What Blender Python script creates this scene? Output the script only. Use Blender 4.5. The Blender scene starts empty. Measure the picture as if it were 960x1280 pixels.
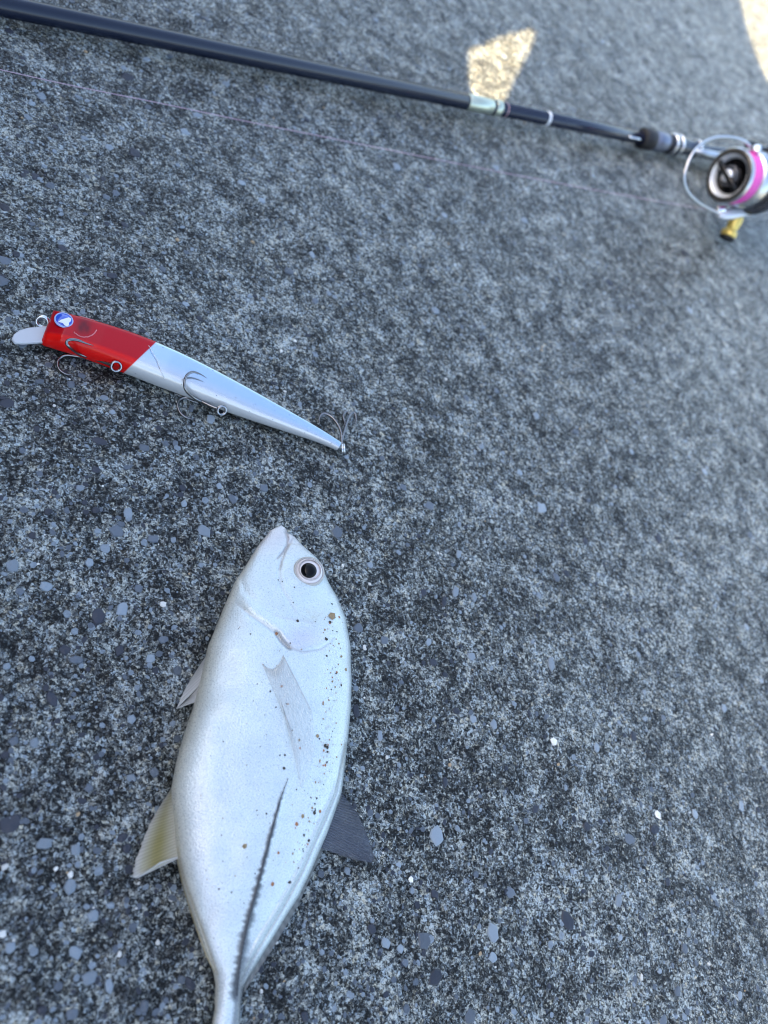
import bpy, math, random
import numpy as np
from mathutils import Vector, Matrix
random.seed(7); rng = np.random.default_rng(11)
S = bpy.context.scene
COL = S.collection
# ------------------------------------------------------------------ camera
FPX = 945.0                       # focal length in photo pixels (960 x 1280)
PITCH = math.radians(52.41); CAM_H = 0.23925
CU, SU = 0.74524, 0.66679         # roll of the phone
Fv = np.array([0, math.cos(PITCH), -math.sin(PITCH)])
Uv = np.array([0, math.sin(PITCH), math.cos(PITCH)]); Rv = np.array([1., 0, 0])
Xv = CU*Uv + SU*Rv; Yv = SU*Uv - CU*Rv
Cv = np.array([0, 0, CAM_H])
cam = bpy.data.cameras.new('camera'); camo = bpy.data.objects.new('camera', cam); COL.objects.link(camo)
camo.matrix_world = Matrix(((Xv[0], Yv[0], -Fv[0], Cv[0]), (Xv[1], Yv[1], -Fv[1], Cv[1]), (Xv[2], Yv[2], -Fv[2], Cv[2]), (0, 0, 0, 1)))
cam.sensor_fit = 'VERTICAL'; cam.sensor_height = 36.0; cam.lens = FPX/1280*36.0
cam.clip_start = 0.01; cam.clip_end = 2000
cam.dof.use_dof = True; cam.dof.focus_distance = 0.258; cam.dof.aperture_fstop = cam.lens/2.8
S.camera = camo
# ------------------------------------------------------------------ sky, sun, exposure
SUN_EL = math.radians(33)
NB = np.array([0.764, 0.645, 0])                       # the light travels this way over the ground
MB_ = np.array([0.645, -0.764, 0])
W = bpy.data.worlds.new('World'); S.world = W; W.use_nodes = True
wn = W.node_tree.nodes; wl = W.node_tree.links
bg = wn['Background']; sky = wn.new('ShaderNodeTexSky'); sky.sky_type = 'NISHITA'; sky.sun_disc = False
sky.sun_elevation = SUN_EL; sky.sun_rotation = math.atan2(-NB[0], -NB[1])
sky.air_density = 1.0; sky.dust_density = 3.8; sky.ozone_density = 0.5
wl.new(sky.outputs[0], bg.inputs[0]); bg.inputs[1].default_value = 0.07
sun = bpy.data.lights.new('sun', 'SUN'); suno = bpy.data.objects.new('sun', sun); COL.objects.link(suno)
sun.energy = 5.0; sun.angle = math.radians(0.25); sun.color = (1.0, 0.74, 0.40)
sd = Vector((NB[0]*math.cos(SUN_EL), NB[1]*math.cos(SUN_EL), -math.sin(SUN_EL)))
suno.rotation_euler = sd.to_track_quat('-Z', 'Y').to_euler(); suno.location = (-2, -2, 3)
S.view_settings.view_transform = 'Standard'; S.view_settings.look = 'None'
S.view_settings.exposure = 3.14; S.view_settings.gamma = 1.0
S.render.engine = 'CYCLES'; S.cycles.use_denoising = True; S.cycles.filter_width = 1.05

# ------------------------------------------------------------------ helpers
def at(px, py, z=0.0):
    """photo pixel -> point at height z (metres)"""
    d = (px-480)/FPX*Xv - (py-640)/FPX*Yv + Fv
    return Cv + d*((z-CAM_H)/d[2])
def proj(P):
    v = np.asarray(P, float) - Cv; k = v@Fv
    return 480+FPX*(v@Xv)/k, 640-FPX*(v@Yv)/k, k
def obj(name, verts, faces, mats, parent=None, smooth=True, mi=None):
    me = bpy.data.meshes.new(name)
    me.from_pydata([tuple(map(float, v)) for v in verts], [], faces)
    for m in (mats if isinstance(mats, (list, tuple)) else [mats]): me.materials.append(m)
    if smooth: me.polygons.foreach_set('use_smooth', [True]*len(me.polygons))
    if mi is not None: me.polygons.foreach_set('material_index', mi)
    me.update()
    o = bpy.data.objects.new(name, me); COL.objects.link(o)
    if parent is not None:
        o.parent = parent; o.matrix_parent_inverse = Matrix.Translation(parent.location).inverted()
    return o
def thing(name, label, cat, loc, group=None):
    o = bpy.data.objects.new(name, None); COL.objects.link(o); o.location = Vector(loc); o.empty_display_size = .01
    o['label'] = label; o['category'] = cat
    if group: o['group'] = group
    return o
class MB:
    def __init__(s): s.v = []; s.f = []; s.m = []
    def add(s, V, F, m=0):
        b = len(s.v); s.v += [np.asarray(v, float) for v in V]; s.f += [tuple(b+i for i in f) for f in F]; s.m += [m]*len(F); return s
    def build(s, name, mats, parent=None, smooth=True): return obj(name, s.v, s.f, mats, parent, smooth, s.m)
def unit(v): v = np.asarray(v, float); return v/np.linalg.norm(v)
def frames(P):
    P = np.asarray(P, float); T = np.gradient(P, axis=0); T /= np.linalg.norm(T, axis=1)[:, None]
    a = np.array([0, 0, 1.]) if abs(T[0][2]) < .9 else np.array([1., 0, 0])
    n = unit(np.cross(T[0], a)); N = [n]
    for i in range(1, len(P)):
        n = N[-1] - T[i]*np.dot(N[-1], T[i]); N.append(unit(n))
    N = np.array(N); return T, N, np.cross(T, N)
def tube_geo(P, r, n=10, flat=1.0):
    P = np.asarray(P, float); r = np.broadcast_to(np.asarray(r, float), (len(P),))
    T, N, B = frames(P); V = []; Fc = []
    for i in range(len(P)):
        for j in range(n):
            a = 2*math.pi*j/n; V.append(P[i] + r[i]*(math.cos(a)*N[i] + flat*math.sin(a)*B[i]))
    for i in range(len(P)-1):
        for j in range(n):
            k = (j+1) % n; Fc.append((i*n+j, i*n+k, (i+1)*n+k, (i+1)*n+j))
    Fc.append(tuple(range(n-1, -1, -1))); Fc.append(tuple((len(P)-1)*n+j for j in range(n)))
    return V, Fc
def tube(name, P, r, mat, parent=None, n=10, flat=1.0):
    V, Fc = tube_geo(P, r, n, flat); return obj(name, V, Fc, mat, parent)
def lathe_geo(o, ax, prof, n=40, ref=None, caps=True):
    """prof: list of (distance along ax, radius)"""
    ax = unit(ax); a = np.array([0, 0, 1.]) if ref is None else np.asarray(ref, float)
    if abs(np.dot(unit(a), ax)) > .95: a = np.array([1., 0, 0])
    e1 = unit(a - ax*np.dot(a, ax)); e2 = np.cross(ax, e1); V = []; Fc = []
    for d, r in prof:
        for j in range(n):
            t = 2*math.pi*j/n; V.append(np.asarray(o)+ax*d+r*(math.cos(t)*e1+math.sin(t)*e2))
    for i in range(len(prof)-1):
        for j in range(n):
            k = (j+1) % n; Fc.append((i*n+j, i*n+k, (i+1)*n+k, (i+1)*n+j))
    if caps and prof[0][1] > 1e-6: Fc.append(tuple(range(n-1, -1, -1)))
    if caps and prof[-1][1] > 1e-6: Fc.append(tuple((len(prof)-1)*n+j for j in range(n)))
    return V, Fc
def lathe(name, o, ax, prof, mat, parent=None, n=40, caps=True):
    V, Fc = lathe_geo(o, ax, prof, n, None, caps); return obj(name, V, Fc, mat, parent)
def ring_pts(c, ax, r, n=28, e=None):
    ax = unit(ax); a = np.array([0, 0, 1.]) if e is None else np.asarray(e)
    if abs(np.dot(unit(a), ax)) > .95: a = np.array([1., 0, 0])
    e1 = unit(a-ax*np.dot(a, ax)); e2 = np.cross(ax, e1)
    return [np.asarray(c)+r*(math.cos(2*math.pi*i/n)*e1+math.sin(2*math.pi*i/n)*e2) for i in range(n)]
def torus_geo(c, ax, R, r, n=28, m=8):
    ax = unit(ax); P = np.array(ring_pts(c, ax, R, n)); V = []; Fc = []
    for i in range(n):
        u = unit(P[i]-c)
        for j in range(m):
            t = 2*math.pi*j/m; V.append(P[i]+r*(math.cos(t)*u+math.sin(t)*ax))
    for i in range(n):
        for j in range(m):
            a, b = (i+1) % n, (j+1) % m; Fc.append((i*m+j, a*m+j, a*m+b, i*m+b))
    return V, Fc
def smooth_path(P, n=60):
    P = np.asarray(P, float); d = np.r_[0, np.cumsum(np.linalg.norm(np.diff(P, axis=0), axis=1))]
    k = len(P); out = []
    for s in np.linspace(0, d[-1]*.999999, n):
        i = min(np.searchsorted(d, s, 'right')-1, k-2); u = (s-d[i])/(d[i+1]-d[i])
        p0, p1, p2, p3 = P[max(i-1, 0)], P[i], P[i+1], P[min(i+2, k-1)]
        out.append(.5*((2*p1)+(-p0+p2)*u+(2*p0-5*p1+4*p2-p3)*u*u+(-p0+3*p1-3*p2+p3)*u**3))
    return np.array(out)
def interp_poly(y, pts, key=1, val=0):
    a = np.array(pts, float); o = np.argsort(a[:, key]); return np.interp(y, a[o, key], a[o, val])
def pdist(px, py, line):
    """distance (pixels) from points to a polyline, and parameter along it 0..1"""
    L = np.asarray(line, float); best = np.full(px.shape, 1e9); par = np.zeros(px.shape)
    seg = np.r_[0, np.cumsum(np.linalg.norm(np.diff(L, axis=0), axis=1))]
    for i in range(len(L)-1):
        a, b = L[i], L[i+1]; d = b-a; t = np.clip(((px-a[0])*d[0]+(py-a[1])*d[1])/(d@d), 0, 1)
        q = np.hypot(px-a[0]-t*d[0], py-a[1]-t*d[1]); m = q < best
        best = np.where(m, q, best); par = np.where(m, (seg[i]+t*(seg[i+1]-seg[i]))/seg[-1], par)
    return best, par
def vnoise(x, y, seed):
    """smooth value noise, numpy"""
    r = np.random.default_rng(seed).random((256, 256)); xi = np.floor(x).astype(int); yi = np.floor(y).astype(int)
    fx = x-xi; fy = y-yi; fx = fx*fx*(3-2*fx); fy = fy*fy*(3-2*fy)
    g = lambda a, b: r[a % 256, b % 256]
    return (g(xi, yi)*(1-fx)+g(xi+1, yi)*fx)*(1-fy)+(g(xi, yi+1)*(1-fx)+g(xi+1, yi+1)*fx)*fy

# ------------------------------------------------------------------ materials
def mat(name, color=(.5, .5, .5), rough=.5, metal=0., **kw):
    m = bpy.data.materials.new(name); m.use_nodes = True; b = m.node_tree.nodes['Principled BSDF']
    b.inputs['Base Color'].default_value = (*color, 1); b.inputs['Roughness'].default_value = rough; b.inputs['Metallic'].default_value = metal
    for k, v in kw.items():
        b.inputs[k.replace('_', ' ')].default_value = v
    return m
class NT:
    def __init__(s, m): s.t = m.node_tree; s.b = s.t.nodes['Principled BSDF']; s.co = s.t.nodes.new('ShaderNodeTexCoord')
    def n(s, typ, ins=None, **props):
        nd = s.t.nodes.new('ShaderNode'+typ)
        for k, v in props.items(): setattr(nd, k, v)
        for k, v in (ins or {}).items():
            if hasattr(v, 'is_output'): s.t.links.new(v, nd.inputs[k])
            else: nd.inputs[k].default_value = v
        return nd
    def link(s, a, b): s.t.links.new(a, b)
    def math(s, op, a, b=0.0, c=0.0): return s.n('Math', {0: a, 1: b, 2: c}, operation=op).outputs[0]
    def mix(s, fac, a, b, mode='MIX'):
        nd = s.n('Mix', {0: fac}, data_type='RGBA', blend_type=mode)
        for i, v in ((6, a), (7, b)):
            if hasattr(v, 'is_output'): s.t.links.new(v, nd.inputs[i])
            else: nd.inputs[i].default_value = (*v, 1)
        return nd.outputs[2]
    def noise(s, vec, scale, detail=3, rough=.55): return s.n('TexNoise', {'Vector': vec, 'Scale': scale, 'Detail': detail, 'Roughness': rough})
    def ramp(s, fac, stops, mode='LINEAR'):
        r = s.n('ValToRGB', {0: fac}); r.color_ramp.interpolation = mode; e = r.color_ramp.elements
        while len(e) < len(stops): e.new(.5)
        for el, (p, c) in zip(e, stops): el.position = p; el.color = (*c, 1) if len(c) == 3 else c
        return r.outputs[0]
def grey(v, tint=(1, 1, 1)): return tuple(v*t for t in tint)

def ground_material():
    m = mat('worn_concrete', rough=.5, Specular_IOR_Level=.46, Sheen_Weight=.12, Sheen_Roughness=.4); t = NT(m); P = t.co.outputs['Object']
    mm = t.n('VectorMath', {0: P, 3: 1000.0}, operation='SCALE').outputs[0]            # millimetres
    warp = t.noise(mm, 1.1, 1).outputs['Color']
    q = t.n('VectorMath', {0: warp, 1: (1.0, 1.0, 1.0), 2: mm}, operation='MULTIPLY_ADD').outputs[0]
    g1 = t.n('TexVoronoi', {'Vector': q, 'Scale': .85}, feature='F1')                     # grains about 1.2 mm
    g2 = t.n('TexVoronoi', {'Vector': q, 'Scale': 1.9}, feature='F1')                     # about 0.5 mm
    r1 = t.n('SeparateColor', {0: g1.outputs['Color']}).outputs
    r2 = t.n('SeparateColor', {0: g2.outputs['Color']}).outputs
    patch = t.noise(mm, .085, 4, .62).outputs['Fac']                                     # pale crusty patches
    big = t.noise(mm, .012, 2, .5).outputs['Fac']
    v = t.math('MULTIPLY', r1[0], .34)
    v = t.math('MULTIPLY_ADD', r2[0], .42, v)
    v = t.math('MULTIPLY_ADD', patch, .86, v)
    v = t.math('MULTIPLY_ADD', big, .22, v)
    fine = t.noise(mm, 3.2, 1, .6).outputs['Fac']
    v = t.math('MULTIPLY_ADD', fine, .45, v)
    v = t.math('SUBTRACT', v, .632)
    t.link(t.n('MapRange', {0: v, 1: .34, 2: .64, 3: .15, 4: .64}).outputs[0], t.b.inputs['Specular IOR Level'])
    col = t.ramp(v, [(.28, (.009, .009, .009)), (.42, (.028, .028, .027)), (.55, (.082, .082, .079)), (.68, (.22, .22, .208)), (.86, (.48, .475, .45))])
    tint = t.ramp(r1[1], [(.0, (.82, .93, 1.10)), (.5, (.98, 1, 1.02)), (.88, (1.0, .99, .96)), (1.0, (1.12, 1.0, .82))])
    col = t.mix(1.0, col, tint, 'MULTIPLY'); col = t.mix(1.0, col, (.93, 1.0, .965), 'MULTIPLY')
    t.link(col, t.b.inputs['Base Color'])
    ro = t.math('MULTIPLY_ADD', r2[1], .22, .15); t.link(ro, t.b.inputs['Roughness'])
    h = t.math('MULTIPLY', g1.outputs['Distance'], -.55)
    h = t.math('MULTIPLY_ADD', r2[0], .35, h); h = t.math('MULTIPLY_ADD', r1[0], .45, h)
    h = t.math('MULTIPLY_ADD', fine, .55, h)
    bp = t.n('Bump', {'Height': h, 'Strength': .5, 'Distance': .00045}); t.link(bp.outputs[0], t.b.inputs['Normal'])
    return m
def stone_material(name, c, rough):
    m = mat(name, rough=rough); t = NT(m); P = t.co.outputs['Object']
    geo = t.n('ObjectInfo').outputs['Random']
    off = t.n('VectorMath', {0: P, 1: t.n('CombineXYZ', {0: geo, 1: geo}).outputs[0]}, operation='ADD').outputs[0]
    a = t.noise(off, 900, 3, .6).outputs['Fac']; b_ = t.noise(off, 2600, 2).outputs['Fac']
    f = t.math('MULTIPLY_ADD', b_, .5, t.math('MULTIPLY', a, .8)); f = t.math('MULTIPLY_ADD', geo, .35, f)
    col = t.ramp(f, [(.42, grey(.62, c)), (.75, c), (1.15 if False else 1.0, grey(1.4, c))])
    t.link(col, t.b.inputs['Base Color'])
    bp = t.n('Bump', {'Height': b_, 'Strength': .25, 'Distance': .0002}); t.link(bp.outputs[0], t.b.inputs['Normal'])
    return m
M_GROUND = ground_material()
M_STONE = {'light': stone_material('pale_blue_stone', (.195, .238, .275), .34), 'mid': stone_material('slate_stone', (.088, .108, .132), .34),
           'dark': stone_material('dark_stone', (.022, .026, .038), .38), 'white': stone_material('quartz_stone', (.62, .62, .58), .5),
           'tan': stone_material('tan_stone', (.36, .26, .15), .55)}

# ------------------------------------------------------------------ the ground: one sheet, finely modelled where the things lie
def relief(x, y):
    X, Y = x*1000, y*1000
    h = (vnoise(X/2.2, Y/2.2, 1)-.5)*.00042 + (vnoise(X/4.7, Y/4.7, 2)-.5)*.0005 + (vnoise(X/13, Y/13, 3)-.5)*.0006 + (vnoise(X/45, Y/45, 4)-.5)*.0012
    h = h - .0011*np.clip((vnoise(X/3.3, Y/3.3, 6)-.80)/.2, 0, 1)*np.clip(vnoise(X/20, Y/20, 7)*3-1, 0, 1)
    return h
gx0, gx1, gy0, gy1, st = -.36, .30, -.06, 1.16, .0013
nx, ny = int((gx1-gx0)/st), int((gy1-gy0)/st)
xs = np.linspace(gx0, gx1, nx); ys = np.linspace(gy0, gy1, ny)
GX, GY = np.meshgrid(xs, ys); GZ = relief(GX, GY)
edge = np.minimum.reduce([GX-gx0, gx1-GX, GY-gy0, gy1-GY]); GZ *= np.clip(edge/.03, 0, 1)
co = np.stack([GX, GY, GZ], -1).reshape(-1, 3)
idx = np.arange(nx*ny).reshape(ny, nx)
quads = np.stack([idx[:-1, :-1], idx[:-1, 1:], idx[1:, 1:], idx[1:, :-1]], -1).reshape(-1, 4)
far = 300.0
extra = np.array([(-far, -far, 0), (far, -far, 0), (far, far, 0), (-far, far, 0)])
b0 = len(co); co = np.vstack([co, extra])
rim = [list(idx[0, :]), list(idx[:, -1]), list(idx[-1, ::-1]), list(idx[::-1, 0])]
polys = [list(r)[::-1] + [b0+i, b0+(i+1) % 4] for i, r in enumerate(rim)]
me = bpy.data.meshes.new('concrete_ground'); nq = len(quads)
loops = np.concatenate([quads.reshape(-1)] + [np.array(p) for p in polys]); sizes = np.r_[np.full(nq, 4), [len(p) for p in polys]]
me.vertices.add(len(co)); me.vertices.foreach_set('co', co.astype(np.float32).reshape(-1))
me.loops.add(len(loops)); me.loops.foreach_set('vertex_index', loops.astype(np.int32))
me.polygons.add(len(sizes)); me.polygons.foreach_set('loop_start', np.r_[0, np.cumsum(sizes)[:-1]].astype(np.int32))
me.polygons.foreach_set('loop_total', sizes.astype(np.int32)); me.polygons.foreach_set('use_smooth', np.ones(len(sizes), bool))
me.update(calc_edges=True); me.validate(); me.materials.append(M_GROUND)
ground = bpy.data.objects.new('concrete_ground', me); COL.objects.link(ground)
ground['kind'] = 'structure'; ground['label'] = 'worn grey concrete with small stones showing at its surface'

# stones set in the concrete
def stone_mesh(k, mname):
    r = np.random.default_rng(100+k); n = int(r.integers(7, 11)); a = np.sort((np.arange(n)+r.uniform(-.32, .32, n))*2*math.pi/n)
    rad = r.uniform(.74, 1.10, n); V = []
    for s, z in ((1.0, -.9), (.97, .0), (.80, .18)):
        V += [(s*rad[i]*math.cos(a[i]), s*rad[i]*math.sin(a[i]), z+(.06*math.sin(3*a[i]+k) if z > .1 else 0)) for i in range(n)]
    V.append((0.05, -.04, .24)); F = []
    for l in range(2):
        F += [(l*n+i, l*n+(i+1) % n, (l+1)*n+(i+1) % n, (l+1)*n+i) for i in range(n)]
    F += [(2*n+i, 2*n+(i+1) % n, 3*n) for i in range(n)]
    m_ = bpy.data.meshes.new('stone'); m_.from_pydata(V, [], F); m_.materials.append(M_STONE[mname]); m_.update(); return m_
NV = 9
SM = {(k, n): stone_mesh(k+17*j, n) for j, n in enumerate(M_STONE) for k in range(NV)}
named = [  # x, y, width, height in photo pixels, kind
 (100,610,10,7,'light'),(160,642,10,15,'light'),(230,629,7,9,'light'),(122,664,8,7,'light'),(132,685,12,12,'light'),(112,703,9,12,'light'),(15,707,14,16,'light'),(217,675,8,8,'light'),
 (204,755,8,7,'white'),(204,800,11,10,'mid'),(95,825,16,9,'mid'),(8,832,8,8,'light'),(120,638,9,8,'dark'),(122,770,16,19,'dark'),(149,813,13,12,'dark'),(173,736,10,9,'mid'),(192,673,14,9,'mid'),
 (43,929,11,11,'light'),(164,899,10,9,'light'),(164,973,11,10,'light'),(111,985,10,9,'mid'),(56,1055,19,12,'light'),(95,1062,11,13,'light'),(88,1108,13,19,'light'),(116,1145,13,13,'light'),
 (13,1185,13,13,'light'),(3,1167,9,8,'white'),(136,1232,9,14,'light'),(197,1178,5,6,'white'),(149,1193,6,6,'white'),(70,1086,5,5,'white'),(90,1267,13,12,'mid'),(180,1258,12,12,'mid'),(138,1132,10,7,'light'),
 (574,693,8,12,'light'),(570,740,9,13,'light'),(593,746,7,10,'light'),(530,740,9,9,'dark'),(556,751,7,14,'dark'),(449,784,13,11,'mid'),(482,799,10,10,'mid'),(537,633,13,10,'mid'),(457,809,5,7,'white'),
 (590,821,12,10,'light'),(537,802,8,9,'light'),(688,830,9,15,'light'),(422,665,13,15,'mid'),(446,888,9,15,'dark'),(476,920,7,13,'light'),(171,860,7,7,'light'),(691,927,9,9,'white'),(822,1019,10,9,'white'),
 (660,892,6,8,'dark'),(557,977,7,12,'dark'),(835,1102,8,10,'dark'),(892,1121,9,9,'light'),(773,1125,9,14,'light'),(860,1166,7,10,'light'),(928,1008,8,13,'light'),(745,935,8,12,'light'),(617,906,9,12,'light'),
 (592,899,11,10,'light'),(507,1203,10,9,'mid'),(530,1191,7,9,'dark'),(587,1270,15,15,'mid'),(802,1221,5,6,'white'),(44,220,9,10,'dark'),(32,215,8,7,'dark'),(63,233,11,9,'mid'),(52,120,10,13,'light'),
 (98,122,11,6,'light'),(40,130,9,7,'light'),(136,185,10,8,'light'),(231,165,10,11,'light'),(246,142,11,7,'light'),(283,104,10,8,'light'),(365,212,6,6,'light'),(302,229,10,8,'light'),(327,250,9,8,'light'),
 (104,390,8,6,'light'),(52,1262,12,9,'dark'),(232,380,9,6,'light'),(20,318,9,8,'dark'),(140,345,12,8,'dark'),(172,370,9,6,'mid'),(620,210,9,11,'light'),(555,270,9,9,'light'),(670,520,8,10,'light'),(812,1010,6,6,'light'),
 (925,1245,8,10,'light'),(905,885,8,9,'light'),(880,590,8,9,'light'),(655,275,9,9,'light'),(28,430,11,10,'mid'),(180,560,11,9,'mid'),(130,498,9,8,'light'),(120,588,12,9,'dark'),(330,610,11,9,'mid'),(60,640,10,8,'dark')]
def px_size(x, y): return proj(at(x, y))[2]/FPX
def add_stone(x, y, w, h, kind, k, rot):
    p = at(x, y); s = px_size(x, y); el = math.asin(min(1, CAM_H/np.linalg.norm(p-Cv)))
    o = bpy.data.objects.new('stone', SM[(k, kind)]); COL.objects.link(o)
    o.location = (p[0], p[1], float(relief(p[0], p[1]))+.00002)
    along = h*.5*s*1.32; across = w*.5*s*1.25
    d = at(x, y-4)-at(x, y+4); o.rotation_euler = (0, 0, math.atan2(d[1], d[0])+rot)
    o.scale = (along, across, .0014); o.parent = ground
    return o
cnt = 0
for i, (x, y, w, h, kind) in enumerate(named):
    add_stone(x, y, w, h, kind, i % NV, random.uniform(-.25, .25)); cnt += 1
small = []
kinds = ['light']*14+['mid']*16+['dark']*16+['white']*2+['tan']*1
while cnt < 298:
    x, y = random.uniform(0, 960), random.uniform(20, 1280); kind = random.choice(kinds)
    s = px_size(x, y); real = min(.0050, random.lognormvariate(math.log(.0027), .40))
    if kind in ('white', 'tan'): real = min(.0016, real*.5)
    if real/s < (3 if kind in ('white', 'tan') else 5): continue
    if any(abs(x-a[0]) < 14 and abs(y-a[1]) < 14 for a in named): continue
    w = real/s; add_stone(x, y, w*random.uniform(.75, 1.15), w*random.uniform(.75, 1.3), kind, random.randrange(NV), random.uniform(-3, 3)); cnt += 1
# the rest of the aggregate, too small to pick apart
sb = MB(); kk = list(M_STONE)
for i in range(5200):
    if random.random() < .75:
        x, y = random.uniform(-30, 990), random.uniform(-20, 1310)
        p = at(x, y)
    else:
        p = np.array([random.uniform(-.36, .30), random.uniform(-.05, 1.1), 0])
    kind = random.choice(kinds); r = min(.0016, random.lognormvariate(math.log(.00075), .42)*(1.25 if p[1] > .3 else 1))*(.55 if kind in ('white', 'tan') else 1)
    n = 6; a0 = random.uniform(0, 6); V = []
    z = float(relief(p[0], p[1])); asp = random.uniform(.6, 1)
    ca, sa = math.cos(a0), math.sin(a0)
    for sc_, zz in ((1., -.0004), (.8, .00016)):
        for j in range(n):
            a = 2*math.pi*(j+random.uniform(-.2, .2))/n; u, v_ = r*sc_*math.cos(a), r*sc_*asp*math.sin(a)
            V.append((p[0]+u*ca-v_*sa, p[1]+u*sa+v_*ca, z+zz))
    sb.add(V, [(j, (j+1) % n, n+(j+1) % n, n+j) for j in range(n)]+[tuple(range(n, 2*n))], kk.index(kind))
o = sb.build('small_stones', [M_STONE[k] for k in kk], ground, smooth=False); o['kind'] = 'stuff'

# ------------------------------------------------------------------ low plywood panel, added out of view on the left to block the sun
M_PLY = mat('occluder_plywood', (.16, .13, .10), .75); t = NT(M_PLY)
w_ = t.n('TexWave', {'Vector': t.co.outputs['Object'], 'Scale': 6.0, 'Distortion': 6.0, 'Detail': 4.0})
t.link(t.ramp(w_.outputs['Fac'], [(0, (.10, .085, .07)), (1, (.22, .18, .13))]), t.b.inputs['Base Color'])
PN = -0.45; tanE = math.tan(SUN_EL)
def on_panel(px, py):
    """where the sun ray that reaches this ground point crosses the panel: (along, height)"""
    p = at(px, py); n_ = p@NB; return p@MB_, (n_-PN)*tanE
hole_px = [(589, 62), (610, 53), (637, 46), (661, 39), (676, 40), (673, 58), (663, 80), (650, 103), (641, 126), (636, 133), (606, 131), (599, 124), (592, 112), (588, 98)]  # hole outline shaped to let through the sunlit patch by the rod
hc = np.mean(hole_px, axis=0); hole = [on_panel(*(hc+(np.array(p)-hc)*1.05)) for p in hole_px]
top_px = [(911, -40), (918, -20), (925, 0), (931, 22), (937, 45), (946, 72), (958, 98), (975, 128), (1000, 170)]  # top edge shaped to set where the added panel's shadow ends
topc = [on_panel(*p) for p in top_px]
topc.sort()
hgt = np.mean([c[1] for c in topc])
PA, PB = -1.9, 1.0
outer = [(PA, 0), (PB, 0), (PB, topc[-1][1])] + [c for c in topc[::-1]] + [(PA, topc[0][1])]
import bmesh
def panel_mesh():
    bm = bmesh.new()
    def P3(c, dn): return NB*(PN+dn) + MB_*c[0] + np.array([0, 0, c[1]])
    def loop(pts): vs = [bm.verts.new(P3(c, 0)) for c in pts]; return [bm.edges.new((vs[i], vs[(i+1) % len(vs)])) for i in range(len(vs))]
    es = loop(outer) + loop(hole)
    bmesh.ops.triangle_fill(bm, use_beauty=True, use_dissolve=False, edges=es)
    r = bmesh.ops.extrude_face_region(bm, geom=bm.faces[:])
    off = Vector(-NB*.006)
    for v in [g for g in r['geom'] if isinstance(g, bmesh.types.BMVert)]: v.co += off
    bmesh.ops.recalc_face_normals(bm, faces=bm.faces[:])
    m_ = bpy.data.meshes.new('sheet'); bm.to_mesh(m_); bm.free(); m_.materials.append(M_PLY); return m_
pan = thing('shade_occluder', 'low unseen plywood windbreak with a broken hole, standing left of the fish', 'occluder', NB*PN + MB_*-.4)
sh = bpy.data.objects.new('sheet', panel_mesh()); COL.objects.link(sh); sh.parent = pan; sh.matrix_parent_inverse = Matrix.Translation(pan.location).inverted()
for c in (-1.7, .85):
    q0 = NB*(PN-.03)+MB_*c; V = []
    for z in (0, hgt*.9):
        for a, b in ((-.02, -.02), (.02, -.02), (.02, .02), (-.02, .02)): V.append(q0+MB_*a+NB*b+np.array([0, 0, z]))
    obj('post', V, [(0, 1, 2, 3), (4, 5, 6, 7), (0, 1, 5, 4), (1, 2, 6, 5), (2, 3, 7, 6), (3, 0, 4, 7)], M_PLY, pan, smooth=False)
# ------------------------------------------------------------------ the fish
def attr_mat(name, rough, scale_bump=True, **kw):
    m = mat(name, rough=rough, **kw); t = NT(m)
    a = t.n('Attribute', attribute_name='col'); t.link(a.outputs['Color'], t.b.inputs['Base Color']); return m, t
M_FISH, t = attr_mat('silver_fish_skin', .34, Specular_IOR_Level=.7, Coat_Weight=.22, Coat_Roughness=.10, Metallic=.28)
mm = t.n('VectorMath', {0: t.co.outputs['Object'], 3: 1000.0}, operation='SCALE').outputs[0]
sc1 = t.n('TexVoronoi', {'Vector': mm, 'Scale': 1.7}, feature='F1'); nz = t.noise(mm, .35, 3).outputs['Fac']; nf_ = t.noise(mm, 2.4, 3, .7).outputs['Fac']
hh = t.math('MULTIPLY_ADD', nz, .4, t.math('MULTIPLY', sc1.outputs['Distance'], -.7)); hh = t.math('MULTIPLY_ADD', nf_, .8, hh)
bp = t.n('Bump', {'Height': hh, 'Strength': .34, 'Distance': .0004}); t.link(bp.outputs[0], t.b.inputs['Normal'])
at_ = [n for n in t.t.nodes if n.type == 'ATTRIBUTE'][0].outputs['Color']
mot = t.ramp(t.math('MULTIPLY_ADD', nf_, .6, t.math('MULTIPLY', sc1.outputs['Distance'], .35)), [(.22, (.82, .86, .88)), (.48, (1, 1, 1)), (.75, (1.04, 1.03, 1.02))])
spv = t.n('TexVoronoi', {'Vector': mm, 'Scale': .95}, feature='F1'); sr = t.n('SeparateColor', {0: spv.outputs['Color']}).outputs[0]
spd = t.math('MULTIPLY', t.math('LESS_THAN', spv.outputs['Distance'], t.math('MULTIPLY', sr, .19)), t.math('GREATER_THAN', sr, .72))
c2_ = t.mix(1.0, at_, mot, 'MULTIPLY'); c2_ = t.mix(t.math('MULTIPLY', spd, .42), c2_, (.20, .21, .22)); t.link(c2_, t.b.inputs['Base Color'])
t.link(t.math('MULTIPLY_ADD', nf_, .25, .17), t.b.inputs['Roughness'])
def set_col(o, arr):
    a = o.data.color_attributes.new('col', 'FLOAT_COLOR', 'POINT'); arr = np.c_[arr, np.ones(len(arr))].astype(np.float32)
    a.data.foreach_set('color', arr.reshape(-1))
LEFT = [(351,657.5),(345,659.5),(338,663),(322,683),(306,709),(294,727),(281,757),(269,787),(261,806),(253,842),(243,881),(231,917),(221,952),(215,984),(216,1005),(219,1030),(222,1068),(231,1110),(244,1152),(256,1188),(267,1214),(270,1230),(269,1262),(265,1284),(258,1310)]
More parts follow.
